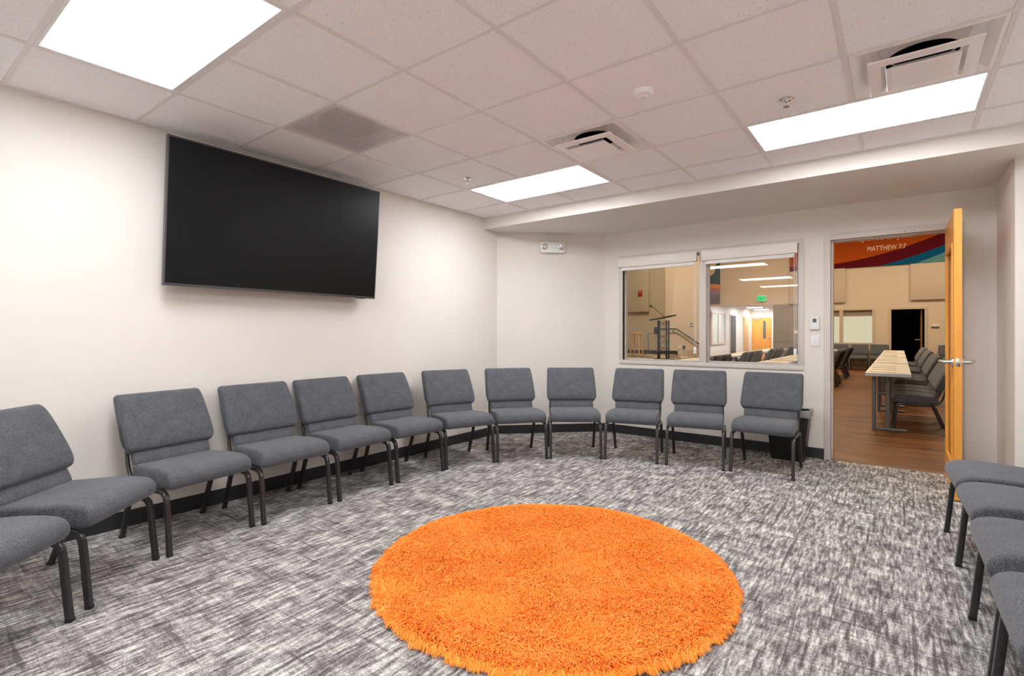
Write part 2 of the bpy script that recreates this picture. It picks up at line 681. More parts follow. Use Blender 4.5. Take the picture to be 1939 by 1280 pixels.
base('baseboard_left', [((XL, YB), (XL, CH0[1]))])
base('baseboard_corner', [(CH0, CH1)])
base('baseboard_front', [(CH1, (-0.582, YW)), ((0.45, YW), (XA, YW))])
base('baseboard_alcove', [((XA, YW), (XA, YR))])
base('baseboard_right', [((XR, YR), (XR, YB))])

# ------------------------------------------------------------------ window in the front wall
win = struct(empty('window_1', (0.5 * (WX0 + WX1), YW, WZ0)))


def wbuild(mb, name, mat, par=win, **kw):
    o = mb.build(name, mat, par, **kw)
    o.matrix_parent_inverse = Matrix.Translation(-par.location)
    return o


MX0, MX1 = -1.778, -1.702
fr = MB()
FO = 0.046
y0, y1 = YW - .016, YW + T + .016
fr.box(WX0 - FO, WX1 + FO, y0, y1, WZ1, WZ1 + FO)
fr.box(WX0 - FO, WX1 + FO, y0, y1, WZ0 - FO, WZ0)
fr.box(WX0 - FO, WX0, y0, y1, WZ0, WZ1)
fr.box(WX1, WX1 + FO, y0, y1, WZ0, WZ1)
wbuild(fr, 'window_frame', WALL_TRIM, bevel=.003)
wbuild(B(MX0, MX1, YW - .014, YW + T + .014, WZ0, WZ1), 'mullion', WALL_TRIM, bevel=.003)
for a, b_ in ((WX0, MX0), (MX1, WX1)):
    st = MB()
    for q0, q1 in ((YW + .048, YW + .064), (YW + .074, YW + .090)):
        st.box(a, a + .016, q0, q1, WZ0, WZ1)
        st.box(b_ - .016, b_, q0, q1, WZ0, WZ1)
        st.box(a + .016, b_ - .016, q0, q1, WZ0, WZ0 + .016)
        st.box(a + .016, b_ - .016, q0, q1, WZ1 - .016, WZ1)
    wbuild(st, 'glazing_stop', WALL_TRIM, smooth=False)
for a, b_ in ((WX0, MX0), (MX1, WX1)):
    wbuild(B(a + .002, b_ - .002, YW + .066, YW + .072, WZ0 + .002, WZ1 - .002), 'pane', GLASS, smooth=False)

for a, b_, lab in ((-2.735, -1.793, 'white roller shade rolled up over the left window pane'),
                   (-1.741, -0.806, 'white roller shade rolled up over the right window pane')):
    r = tag(empty('roller_shade', (0.5 * (a + b_), YW - .05, 2.03)), lab, 'window shade', 'roller shades over the window')
    y0 = YW - .062
    for mb, nm, mt, kw in (
        (B(a, b_, y0, YW - .017, 2.032, 2.142), 'cassette', WARMWHITE, dict(bevel=.003)),
        (B(a + .035, b_ - .03, YW - .040, YW - .036, 2.005, 2.033), 'shade_cloth', WARMWHITE, dict(smooth=False)),
        (B(a + .035, b_ - .03, YW - .047, YW - .029, 1.990, 2.006), 'bottom_rail', WHITE, dict(bevel=.004)),
    ):
        o = mb.build(nm, mt, r, **kw)
        o.matrix_parent_inverse = Matrix.Translation(-r.location)
    ch = MB()
    for dx in (0, .016):
        ch.tube([(b_ - .012 - dx, YW - .040, 2.03), (b_ - .012 - dx, YW - .040, 1.06)], .0022, 6)
    o = ch.build('pull_chain', WHITE, r)
    o.matrix_parent_inverse = Matrix.Translation(-r.location)
    o = B(b_ - .034, b_ - .006, YW - .050, YW - .030, 1.0, 1.075).build('chain_holder', WHITE, r, bevel=.004)
    o.matrix_parent_inverse = Matrix.Translation(-r.location)

# ------------------------------------------------------------------ open door in the front wall
door = struct(empty('door_1', (DX1 - .02, YW, 0)))


def dbuild(mb, name, mat, par=None, **kw):
    o = mb.build(name, mat, par or door, **kw)
    if par is None:
        o.matrix_parent_inverse = Matrix.Translation(-door.location)
    return o


df = MB()
y0, y1 = YW - .018, YW + T + .018
df.box(DX0 - .036, DX0 + .018, y0, y1, 0, DZ + .040)
df.box(DX1 - .018, DX1 + .052, y0, y1, 0, DZ + .040)
df.box(DX0 + .018, DX1 - .018, y0, y1, DZ - .018, DZ + .040)
df.box(DX0 + .018, DX0 + .034, YW + .04, y1, 0, DZ - .018)        # door stops
df.box(DX1 - .034, DX1 - .018, YW + .04, y1, 0, DZ - .018)
df.box(DX0 + .034, DX1 - .034, YW + .04, y1, DZ - .030, DZ - .018)
dbuild(df, 'door_frame', WALL_TRIM, bevel=.0025)
dbuild(B(DX0 + .0185, DX0 + .0195, YW + .002, YW + .034, .95, 1.08), 'strike_plate', STEEL, smooth=False)
for hx_ in (.045, .115):
    dbuild(MB().lathe([(.0045, -.0185), (.0045, -.0176)], (hx_, YW, 2.150), 10, 'y'), 'screw_hole', BLACK)
# leaf swung open into the room, about square to the wall
LX0, LX1, LY0, LY1, LZ0, LZ1 = 0.321, 0.366, 4.925, 5.815, 0.012, 2.138
lf = MB()
SG = 0.135
lf.box(LX0, LX1, LY0, LY0 + SG, LZ0, LZ1)
lf.box(LX0, LX1, LY1 - SG, LY1, LZ0, LZ1)
lf.box(LX0, LX1, LY0 + SG, LY1 - SG, LZ1 - .24, LZ1)
lf.box(LX0, LX1, LY0 + SG, LY1 - SG, LZ0, LZ0 + .22)
leaf = dbuild(lf, 'door_leaf', DOOR_WOOD, smooth=False)
leaf['label'] = 'maple door leaf with a full height glass lite'
gs = MB()
for q0, q1 in ((LX0 - .006, LX0 + .014), (LX1 - .014, LX1 + .006)):
    gs.box(q0, q1, LY0 + SG - .012, LY0 + SG + .012, LZ0 + .208, LZ1 - .228)
    gs.box(q0, q1, LY1 - SG - .012, LY1 - SG + .012, LZ0 + .208, LZ1 - .228)
    gs.box(q0, q1, LY0 + SG + .012, LY1 - SG - .012, LZ0 + .208, LZ0 + .232)
    gs.box(q0, q1, LY0 + SG + .012, LY1 - SG - .012, LZ1 - .252, LZ1 - .228)


def lbuild(mb, name, mat, **kw):
    o = mb.build(name, mat, leaf, **kw)
    return o


lbuild(gs, 'glass_bead', DOOR_WOOD, smooth=False)
lbuild(B(LX0 + .018, LX1 - .018, LY0 + SG, LY1 - SG, LZ0 + .22, LZ1 - .24), 'glass_lite', LITE, smooth=False)
LH = 1.017
lbuild(B(LX0 + .009, LX1 - .009, LY0 - .0018, LY0 + .001, LH - .030, LH + .030), 'latch_plate', CHROME, bevel=.001)
lb = MB().lathe([(.0085, 0), (.0085, -.008), (.006, -.011)], ((LX0 + LX1) / 2, LY0, LH), 12, 'y')
lbuild(lb, 'latch_bolt', STEEL)
for sgn, xf in ((-1, LX0), (1, LX1)):
    h = MB()
    h.lathe([(.034, 0), (.034, sgn * .006), (.030, sgn * .012), (.018, sgn * .014)], (xf, LY0 + .062, LH), 24, 'x')
    yc = LY0 + .062
    h.tube([(xf + sgn * .010, yc, LH), (xf + sgn * .050, yc, LH)] , .0140, 14)
    h.tube(bez((xf + sgn * .046, yc - .004, LH), (xf + sgn * .066, yc - .004, LH), (xf + sgn * .068, yc + .03, LH), 5) +
           [(xf + sgn * .068, yc + .115, LH)], .0125, 12)
    lbuild(h, 'lever_handle', STEEL)
for z in (.25, 1.05, 1.88):
    lbuild(MB().tube([(LX1 + .004, LY1 + .004, z - .055), (LX1 + .004, LY1 + .004, z + .055)], .007, 10), 'hinge', STEEL)

# ------------------------------------------------------------------ stacking chair
def rounded_slab(profile, hw, r, nst=6, taper=None):
    """loft a closed (y,z) outline along x between -hw and hw with rounded ends.
    taper(y,z) gives the half width factor at a point of the outline"""
    n = len(profile)
    P = [Vector((a, b)) for a, b in profile]
    nor = []
    area = sum(P[i].x * P[(i + 1) % n].y - P[(i + 1) % n].x * P[i].y for i in range(n))
    sg = 1 if area > 0 else -1
    for i in range(n):
        t = (P[(i + 1) % n] - P[i - 1]).normalized()
        nor.append(Vector((-t.y, t.x)) * sg)      # inward
    st = []
    for k in range(nst + 1):
        a = PI / 2 * k / nst
        st.append((-hw + r * (1 - math.sin(a)) if False else -hw + r * (1 - math.cos(PI / 2 - a)), r * (1 - math.sin(a))))
    # k=0: full inset at the very end; k=nst: no inset
    st = [(-hw + r * (1 - math.cos(PI / 2 * k / nst)), r * (1 - math.sin(PI / 2 * k / nst))) for k in range(nst + 1)]
    full = st + [(-x, d) for x, d in reversed(st)]
    rings = []
    for x, d in full:
        ring = []
        for p, q in zip(P, nor):
            s = p + q * d
            f = taper(p.x, p.y) if taper else 1.0
            ring.append((x * f, s.x, s.y))
        rings.append(ring)
    return MB().loft(rings)


def smooth_closed(ctrl, n=8):
    """closed Catmull-Rom through control points"""
    out = []
    m = len(ctrl)
    for i in range(m):
        p0, p1, p2, p3 = (Vector(ctrl[(i + k - 1) % m]) for k in range(4))
        for k in range(n):
            t = k / n
            out.append(0.5 * ((2 * p1) + (p2 - p0) * t + (2 * p0 - 5 * p1 + 4 * p2 - p3) * t * t + (3 * p1 - p0 - 3 * p2 + p3) * t ** 3))
    return [(p.x, p.y) for p in out]


def make_chair():
    root = empty('stacking_chair')
    seat_prof = smooth_closed([(.165, .446), (.06, .456), (-.09, .464), (-.205, .459), (-.256, .440), (-.274, .405),
                               (-.266, .372), (-.230, .354), (-.08, .352), (.08, .354), (.165, .358), (.180, .402)], 5)

    def seat_taper(y, z):
        t = (y + .27) / .45
        return 1.0 - 0.07 * max(0, t) ** 2
    rounded_slab(seat_prof, .245, .022, 6, seat_taper).build('seat', FABRIC, root, angle=60)

    LEAN0, LEAN = .196, .45

    def back_pt(s, off):       # s: height along the lean, off: distance in front of the frame line
        z = .45 + s
        y = LEAN0 + LEAN * s
        return (y - off, z + off * LEAN * .8)
    bp = [back_pt(.056, .012), back_pt(.048, .045), back_pt(.062, .076), back_pt(.12, .088), back_pt(.22, .086),
          back_pt(.32, .078), back_pt(.372, .064), back_pt(.390, .040), back_pt(.382, .012), back_pt(.32, .004), back_pt(.15, .004)]
    bp = smooth_closed(bp, 5)

    def back_taper(y, z):
        s = z - .45
        if s < .13:
            return 0.935 + 0.065 * min(1, max(0, (s - .045) / .07))
        return 1.0 - 0.035 * min(1, (s - .13) / .27)
    rounded_slab(bp, .262, .026, 6, back_taper).build('backrest', FABRIC, root, angle=60)
    lp = smooth_closed([back_pt(-.02, .012), back_pt(-.02, .050), back_pt(.03, .056), back_pt(.075, .050), back_pt(.075, .012)], 5)
    rounded_slab(lp, .226, .02, 4).build('lumbar_panel', FABRIC, root, angle=60)
    rr = .0132
    for sx in (-1, 1):
        path = [(sx * .246, -.2625, 0), (sx * .2455, -.250, .12), (sx * .2445, -.238, .25)]
        path += bez((sx * .2445, -.233, .29), (sx * .244, -.227, .345), (sx * .243, -.165, .343), 7)
        lg = MB().tube(path, rr, 12, .7).build('leg', LEGM, root, angle=26)
        p0 = Vector(path[0])
        MB().tube([p0, p0 + Vector((0, 0, .014))], rr + .0012, 12, .7).build('foot_glide', BLACK, lg, angle=26)
        path = [(sx * .240, .2625, 0), (sx * .241, .218, .12), (sx * .242, .172, .24)]
        path += bez((sx * .242, .156, .285), (sx * .243, .140, .335), (sx * .244, .085, .338), 7)
        lg = MB().tube(path, rr, 12, .7).build('leg', LEGM, root, angle=26)
        p0 = Vector(path[0])
        MB().tube([p0, p0 + Vector((0, 0, .014))], rr + .0012, 12, .7).build('foot_glide', BLACK, lg, angle=26)
    for sx in (-1, 1):
        MB().tube([(sx * .244, -.17, .343), (sx * .244, .09, .338)], rr, 12, .62).build('side_rail', LEGM, root, angle=50)
    MB().tube([(-.238, .160, .300), (.238, .160, .300)], .009, 8).build('stretcher', LEGM, root, angle=50)
    for sx in (-1, 1):
        path = bez((sx * .226, .06, .345), (sx * .226, .195, .315), (sx * .226, LEAN0 + .03, .452), 8)
        path += [(sx * (.224 - .04 * s), LEAN0 + LEAN * s + .012, .45 + s) for s in (.1, .2, .3, .35)]
        MB().tube(path, .0105, 10).build('back_frame', LEGM, root, angle=50)
    return root


chair0 = make_chair()
chair_used = [False]


def place_chair(x, y, fx, fy, label, group, cat='chair'):
    """(x, y): floor point under the chair's centre, (fx, fy): direction it faces"""
    if not chair_used[0]:
        o = chair0
        chair_used[0] = True
    else:
        o = copy_tree(chair0)
    o.location = (x, y, 0)
    o.rotation_euler = (0, 0, math.atan2(fx, -fy))
    tag(o, label, cat, group)
    return o


def chair_from_feet(L, R, label, group):
    """L, R: front feet as seen facing the chair (left, right)"""
    L, R = Vector(L), Vector(R)
    v = (R - L).normalized()
    f = Vector((v.y, -v.x))
    c = (L + R) / 2 - f * .2625
    place_chair(c.x, c.y, f.x, f.y, label, group)


GRP = 'grey chairs set around the room'
room_chairs = [
    ((-2.48, 0.235), (-2.826, 0.604), 'grey chair cut off by the lower left corner, only its seat front showing'),
    ((-2.877, .670), (-3.226, 1.053), 'grey chair cut off by the left edge, its backrest partly in view'),
    ((-3.203, 1.094), (-3.280, 1.601), 'grey chair below and left of the television, first whole one from the left'),
    ((-3.255, 1.645), (-3.272, 2.155), 'grey chair second along the left wall, below the middle of the television'),
    ((-3.265, 2.210), (-3.280, 2.720), 'grey chair third along the left wall, under the right half of the television'),
    ((-3.282, 2.775), (-3.250, 3.277), 'grey chair below the right edge of the television, fourth along the wall'),
    ((-3.258, 3.299), (-3.065, 3.790), 'grey chair turned slightly in front of the left wall near the corner'),
    ((-3.065, 3.790), (-2.735, 4.208), 'grey chair placed across the corner between left wall and angled wall'),
    ((-2.735, 4.208), (-2.305, 4.520), 'grey chair under the emergency light on the angled wall'),
    ((-2.305, 4.520), (-1.795, 4.658), 'grey chair beneath the left end of the window'),
    ((-1.742, 4.672), (-1.240, 4.784), 'grey chair beneath the right pane of the window'),
    ((-1.206, 4.806), (-0.692, 4.812), 'grey chair closest to the doorway, in front of the black waste bin'),
]
for L, R, lab in room_chairs:
    chair_from_feet(L, R, lab, GRP)
for k, (Yf, xf, lab) in enumerate([
        (4.156, .235, 'grey chair beside the open door, farthest of the right hand row'),
        (3.585, .250, 'grey chair second from the door in the right hand row'),
        (2.955, .252, 'grey chair third from the door in the right hand row'),
        (2.330, .250, 'grey chair fourth from the door, at the right edge of the view'),
        (1.700, .248, 'grey chair in the lower right corner, only a sliver of seat showing')]):
    chair_from_feet((xf, Yf), (xf + (.022 if k < 2 else .008), Yf - .51), lab, GRP)

# ------------------------------------------------------------------ round shag rug
def make_rug():
    cx, cy, R = -1.467, 2.275, 0.905
    root = tag(empty('round_rug', (cx, cy, 0)), 'round bright orange shag rug on the grey carpet', 'rug')
    MB().lathe([(R - .05, 0.001), (R - .035, .003), (R - .035, .008), (R - .045, .012), (0.02, .012)], (0, 0, 0), 96).build('backing', RUG, root)
    rng = np.random.default_rng(5)
    n = 112000
    rad = np.sqrt(rng.random(n)) * R
    ang = rng.random(n) * 2 * PI
    # a few more tufts round the rim so the edge reads thick
    ne = 9000
    rad = np.concatenate([rad, R - .03 * rng.random(ne)])
    ang = np.concatenate([ang, rng.random(ne) * 2 * PI])
    n += ne
    rad = rad * (1 + .008 * np.sin(ang * 23 + 1) * np.sin(ang * 7) + .006 * np.sin(ang * 61) + .004 * np.sin(ang * 97 + 2))
    px, py = rad * np.cos(ang), rad * np.sin(ang)
    # combed direction varying slowly over the rug, plus scatter
    fld = 1.7 * np.sin(px * 5.1 + 1.3) * np.cos(py * 4.3 - .4) + 1.4 * np.sin(px * 9.7 - py * 8.1) + 1.0 * np.sin(py * 13.0 + px * 3.0)
    th = .8 * fld + rng.normal(0, 1.0, n) - .9
    edge = np.clip((rad - (R - .06)) / .06, 0, 1)
    dx, dy = np.cos(th), np.sin(th)
    dx = dx * (1 - .7 * edge) + np.cos(ang) * edge * .9
    dy = dy * (1 - .7 * edge) + np.sin(ang) * edge * .9
    nl = np.hypot(dx, dy) + 1e-6
    dx, dy = dx / nl, dy / nl
    Ln = rng.uniform(.022, .044, n) * (1 - .30 * edge)
    Hh = rng.uniform(.018, .036, n) * (1 + .22 * np.sin(px * 7 + 2) * np.sin(py * 8 + 1)) * (1 - .25 * edge)
    wd = rng.uniform(.0011, .0018, n)
    roll = rng.uniform(-.6, .6, n)
    T4 = np.array([0, .35, .7, 1.0])
    hz = np.array([0, .62, .96, .90])
    off = np.array([0, .16, .55, 1.0])
    wdt = np.array([1.0, 1.0, .85, .35])
    V = np.zeros((n, 4, 2, 3), np.float32)
    for k in range(4):
        bx = px + dx * Ln * off[k]
        by = py + dy * Ln * off[k]
        bz = .010 + Hh * (hz[k] - edge * (0, .08, .45, .95)[k])
        for s, sg in enumerate((-1, 1)):
            V[:, k, s, 0] = bx - dy * wd * wdt[k] * sg * np.cos(roll)
            V[:, k, s, 1] = by + dx * wd * wdt[k] * sg * np.cos(roll)
            V[:, k, s, 2] = np.maximum(.002, bz + wd * wdt[k] * sg * np.sin(roll))
    base_i = (np.arange(n) * 8)[:, None, None]
    q = np.array([[0, 1, 3, 2], [2, 3, 5, 4], [4, 5, 7, 6]])[None]
    F = (base_i + q).reshape(-1, 4)
    me = bpy.data.meshes.new('pile')
    me.vertices.add(n * 8)
    me.vertices.foreach_set('co', V.reshape(-1))
    nf = len(F)
    me.loops.add(nf * 4)
    me.loops.foreach_set('vertex_index', F.reshape(-1).astype(np.int32))
    me.polygons.add(nf)
    me.polygons.foreach_set('loop_start', (np.arange(nf) * 4).astype(np.int32))
    me.update(calc_edges=True)
    me.validate()
    me.materials.append(RUG)
    o = bpy.data.objects.new('pile', me)
    COL.objects.link(o)
    o.parent = root
    o['kind'] = 'stuff'


make_rug()

# ------------------------------------------------------------------ television
def make_tv():
    w_, h_ = 1.668, 0.962
    yc = 0.5 * (1.267 + 2.935)
    tilt = math.atan2(.08, .96)
    # local: x along the wall, y out of the wall (towards the room), z up from the lower edge
    root = empty('television', (-3.785, yc, 1.540))
    root.rotation_euler = (-tilt * 0, tilt, 0)
    tag(root, 'large black flat screen television tilted forward high on the left wall', 'television')
    # local axes here: +x towards the room, y along the wall
    bz = MB()
    t = .009
    bz.box(-.028, .004, -w_ / 2, w_ / 2, 0, .018)
    bz.box(-.028, .004, -w_ / 2, w_ / 2, h_ - t, h_)
    bz.box(-.028, .004, -w_ / 2, -w_ / 2 + t, .018, h_ - t)
    bz.box(-.028, .004, w_ / 2 - t, w_ / 2, .018, h_ - t)
    bz.box(-.030, -.020, -w_ / 2 + t, w_ / 2 - t, .018, h_ - t)
    bz.build('bezel', BEZEL, root, smooth=False)
    B(-.019, .001, -w_ / 2 + t, w_ / 2 - t, .018, h_ - t).build('screen', SCREEN, root, smooth=False)
    B(-.058, -.030, -.55, .55, .10, .60).build('rear_housing', BLACK, root, bevel=.01)
    xw = lambda z: (-.1349 - z * math.sin(tilt)) / math.cos(tilt)
    for yb in (-.28, .28):
        ring = lambda y: [(-.058, y, .18), (-.058, y, .56), (xw(.56), y, .56), (xw(.18), y, .18)]
        MB().loft([ring(yb - .02), ring(yb + .02)]).build('wall_bracket', BLACK, root, smooth=False)
    B(-.012, .002, w_ / 2 - .20, w_ / 2 - .11, -.005, 0).build('sensor_tab', BLACK, root, smooth=False)


make_tv()

# ------------------------------------------------------------------ ceiling fixtures
def light_panel(i, j, label):
    cx, cy = gx(i + 1), gy(j) + GS / 2
    r = tag(empty('ceiling_light', (cx, cy, ZC)), label, 'ceiling light', 'flat ceiling light panels')
    fw = .016
    hx, hy = GS - .013, GS / 2 - .013
    f = MB()
    f.box(-hx, hx, -hy, -hy + fw, -.003, .03)
    f.box(-hx, hx, hy - fw, hy, -.003, .03)
    f.box(-hx, -hx + fw, -hy + fw, hy - fw, -.003, .03)
    f.box(hx - fw, hx, -hy + fw, hy - fw, -.003, .03)
    f.build('frame', WHITE, r, smooth=False)
    B(-hx + fw, hx - fw, -hy + fw, hy - fw, .001, .012).build('diffuser', PANEL, r, smooth=False)
    B(-hx, hx, -hy, hy, .0305, .036).build('housing', WHITE, r, smooth=False)


light_panel(-2, -2, 'big glowing ceiling panel at the upper left, above the first chairs')
light_panel(-2, 3, 'glowing ceiling panel near the corner beyond the television')
light_panel(2, 3, 'glowing ceiling panel at the right, beside the large vent in front of the door')
light_panel(2, -2, 'glowing ceiling panel over the near end of the right hand chairs')
light_panel(-2, -7, 'fill light panel added to the ceiling behind the viewer, left of the middle')  # unseen row, added to raise the light level in the room
light_panel(2, -7, 'fill light panel added to the ceiling behind the viewer, right of the middle')
light_panel(-2, -11, 'glowing ceiling panel at the rear of the room, left side')
light_panel(2, -11, 'glowing ceiling panel at the rear of the room, right side')


def vent(i, j, label):
    cx, cy = gx(i) + GS / 2, gy(j) + GS / 2
    r = tag(empty('ceiling_vent', (cx, cy, ZC)), label, 'vent', 'square ceiling supply vents')
    h = GS / 2 - .013

    def sq(a, z):
        return [(-a, -a, z), (a, -a, z), (a, a, z), (-a, a, z)]

    def shell(rings, name, th=.0025, mat=VENTM):
        m = MB()
        vs = [p for q in rings for p in q]
        fs = []
        for k in range(len(rings) - 1):
            for a in range(4):
                b2 = (a + 1) % 4
                fs.append((k * 4 + a, k * 4 + b2, (k + 1) * 4 + b2, (k + 1) * 4 + a))
        m.add(vs, fs)
        o = m.build(name, mat, r, smooth=False, recalc=False)
        md = o.modifiers.new('solid', 'SOLIDIFY')
        md.thickness = th
        md.offset = 0
        return o
    shell([sq(h, -.002), sq(.275, -.003), sq(.268, .002), sq(.225, .030), sq(.19, .036), sq(.02, .036)], 'outer_pan')
    shell([sq(.218, -.030), sq(.216, -.036), sq(.165, -.040), sq(.145, -.014)], 'middle_cone')
    m = MB()
    m.loft([sq(.125, -.056), sq(.142, -.054), sq(.144, -.051), sq(.110, -.026), sq(.100, -.026)])
    m.build('centre_plate', VENTM, r, smooth=False)
    m = MB()
    m.lathe([(.020, -.0562), (.014, -.060), (.004, -.061)], (0, 0, 0), 16)
    m.build('plate_screw', VENTM, r)
    for sx in (-1, 1):
        for sy in (-1, 1):
            rod = MB()
            rod.tube([(sx * .175, sy * .175, .034), (sx * .155, sy * .155, -.012), (sx * .105, sy * .105, -.027)], .003, 6)
            rod.build('support_rod', STEEL, r)
    # near-black disc under the closed pan, painting the shade of the duct throat
    MB().lathe([(.150, .0335), (.002, .0335), (.002, .0345), (.150, .0345)], (0, 0, 0), 40).build('duct_shade_disc', DARK, r)


vent(0, 2, 'square ceiling vent in front of the far left light panel')
vent(3, 2, 'large looking square ceiling vent at the upper right, next to the light panel')


def return_grille():
    i, j = RETURN
    cx, cy = gx(i) + GS / 2, gy(j) + GS / 2
    r = tag(empty('return_grille', (cx, cy, ZC)), 'mauve perforated square return air grille above the television', 'vent')
    h = GS / 2 - .013
    f = MB()
    e = .03
    f.box(-h, h, -h, -h + e, -.002, .004)
    f.box(-h, h, h - e, h, -.002, .004)
    f.box(-h, -h + e, -h + e, h - e, -.002, .004)
    f.box(h - e, h, -h + e, h - e, -.002, .004)
    m2 = plain('grille_enamel', (0.66, 0.60, 0.62), 0.45, var=.02)
    f.build('border', m2, r, smooth=False)
    MB().add([(-h + e, -h + e, 0), (h - e, -h + e, 0), (h - e, h - e, 0), (-h + e, h - e, 0)], [(0, 1, 2, 3)]).build('perforated_face', PERF, r, smooth=False)
    b = MB()
    z1 = .115
    b.add([(-h, -h, .004), (h, -h, .004), (h, h, .004), (-h, h, .004), (-.26, -.26, z1), (.26, -.26, z1), (.26, .26, z1), (-.26, .26, z1)],
          [(0, 1, 5, 4), (1, 2, 6, 5), (2, 3, 7, 6), (3, 0, 4, 7), (4, 5, 6, 7)])
    b.build('back_box', m2, r, smooth=False, recalc=False)
    k = MB()
    k.lathe([(.19, .03), (.19, z1 - .002), (.186, z1 - .002), (.186, .03)], (0, 0, 0), 40)
    k.build('duct_collar', BLACK, r)


return_grille()


def sprinkler(x, y, label):
    r = tag(empty('fire_sprinkler', (x, y, ZC)), label, 'sprinkler', 'chrome sprinkler heads')
    m = MB().lathe([(.006, -.006), (.028, -.008), (.038, -.002), (.038, .0008), (.006, .0008)], (0, 0, 0), 24)
    m.build('escutcheon', CHROME, r)
    m = MB()
    m.lathe([(.009, -.006), (.009, -.018), (.004, -.022), (.003, -.04)], (0, 0, 0), 12)
    for s in (-1, 1):
        m.tube([(s * .009, 0, -.012), (s * .015, 0, -.026), (s * .003, 0, -.042)], .0022, 6)
    m.build('frame_arm', CHROME, r)
    m = MB().lathe([(.002, -.042), (.016, -.043), (.016, -.0445), (.002, -.0445)], (0, 0, 0), 16)
    m.build('deflector', CHROME, r)


sprinkler(-3.027, 3.346, 'chrome sprinkler head in the ceiling near the far left light panel')
sprinkler(-0.522, 3.334, 'chrome sprinkler head in the ceiling left of the right hand light panel')
s_ = tag(empty('occupancy_sensor', (-1.145, 2.733, ZC)), 'round white sensor dome on the middle of the ceiling', 'sensor')
MB().lathe([(.054, .0008), (.056, -.012), (.050, -.026), (.030, -.034), (.004, -.035)], (0, 0, 0), 32).build('housing', plain('sensor_white', (.93, .93, .96), .3, var=.01), s_)
MB().lathe([(.026, -.0335), (.022, -.040), (.004, -.042)], (0, 0, 0), 24).build('lens', VENTM, s_)

# ------------------------------------------------------------------ things on the walls
def on_chamfer():
    d = Vector((CH1[0] - CH0[0], CH1[1] - CH0[1], 0)).normalized()
    return d, Vector((d.y, -d.x, 0))


d_, n_ = on_chamfer()
e_ = tag(empty('emergency_light', (-3.43 + .002 * n_.x, 5.352 + .002 * n_.y, 2.288)), 'white two lamp emergency light high on the angled wall', 'emergency light')
e_.rotation_euler = (0, 0, math.atan2(d_.y, d_.x))   # local -y faces the room
B(-.155, .155, -.060, -.0005, -.070, .072).build('housing', WHITE, e_, bevel=.018, seg=3)
for s in (-1, 1):
    lens = MB().lathe([(.038, -.058), (.038, -.064), (.033, -.066), (.028, -.061), (.004, -.060)], (s * .105, 0, .005), 24, 'y')
    lens.build('lamp_head', CHROME, e_)
    MB().lathe([(.020, -.060), (.016, -.068), (.004, -.070)], (s * .105, 0, .005), 16, 'y').build('bulb', WARMWHITE, e_)
B(-.006, .006, -.062, -.059, -.066, -.058).build('indicator', LED, e_, smooth=False)

t_ = tag(empty('thermostat', (-0.660, YW, 1.329)), 'white thermostat on the wall between window and door frame', 'thermostat')
B(-.040, .040, -.026, -.0005, -.064, .064).build('housing', WHITE, t_, bevel=.008, seg=3)
B(-.017, .017, -.0275, -.025, .008, .046).build('display', plain('lcd_grey', (.10, .11, .10), .3), t_, smooth=False)
MB().lathe([(.014, -.0255), (.012, -.029), (.002, -.029)], (0, 0, -.022), 16, 'y').build('button', VENTM, t_)
l_ = tag(empty('light_switch', (-0.660, YW, 1.157)), 'white light switch plate below the thermostat', 'light switch')
B(-.040, .040, -.007, -.0005, -.058, .058).build('plate', WHITE, l_, bevel=.003)
B(-.006, .006, -.012, -.006, -.012, .012).build('toggle', WARMWHITE, l_, bevel=.002)
o_ = tag(empty('wall_outlet', (-3.452, 5.330, .46)), 'white outlet plate low on the angled wall behind a chair', 'outlet')
o_.rotation_euler = (0, 0, math.atan2(d_.y, d_.x))
B(-.036, .036, -.007, -.0005, -.058, .058).build('plate', WHITE, o_, bevel=.003)
B(-.012, .012, -.009, -.006, .012, .036).box(-.012, .012, -.009, -.006, -.036, -.012).build('socket', WARMWHITE, o_, smooth=False)

# ------------------------------------------------------------------ waste bin
def bin_():
    r = tag(empty('waste_bin', (-0.865, 5.655, 0)), 'black waste bin with a clear liner behind the chair by the doorway', 'waste bin')

    def ring(a, b, z, rr=.03, n=5):
        out = []
        for cx, cy, a0 in ((a - rr, b - rr, 0), (-a + rr, b - rr, 90), (-a + rr, -b + rr, 180), (a - rr, -b + rr, 270)):
            for k in range(n + 1):
                t = math.radians(a0 + 90 * k / n)
                out.append((cx + rr * math.cos(t), cy + rr * math.sin(t), z))
        return out
    m = MB().loft([ring(.142, .100, 0), ring(.146, .104, .01), ring(.185, .132, .470), ring(.190, .136, .472), ring(.190, .136, .482),
                   ring(.178, .126, .482), ring(.176, .124, .46), ring(.140, .098, .02)])
    m.build('body', BLACK, r)
    rim = []
    random.seed(3)
    base_r = ring(.194, .140, 0)
    rings = []
    for z, k, j in ((.425, 1.005, .004), (.455, 1.03, .004), (.486, 1.045, .003), (.497, 1.0, .004), (.490, .92, .004), (.44, .90, .003)):
        rings.append([(x * k * (1 + random.uniform(-j, j) * 3), y * k * (1 + random.uniform(-j, j) * 3), z + random.uniform(-.006, .006)) for x, y, _ in base_r])
    MB().loft(rings, cap=False).build('liner_bag', BAG, r)


bin_()
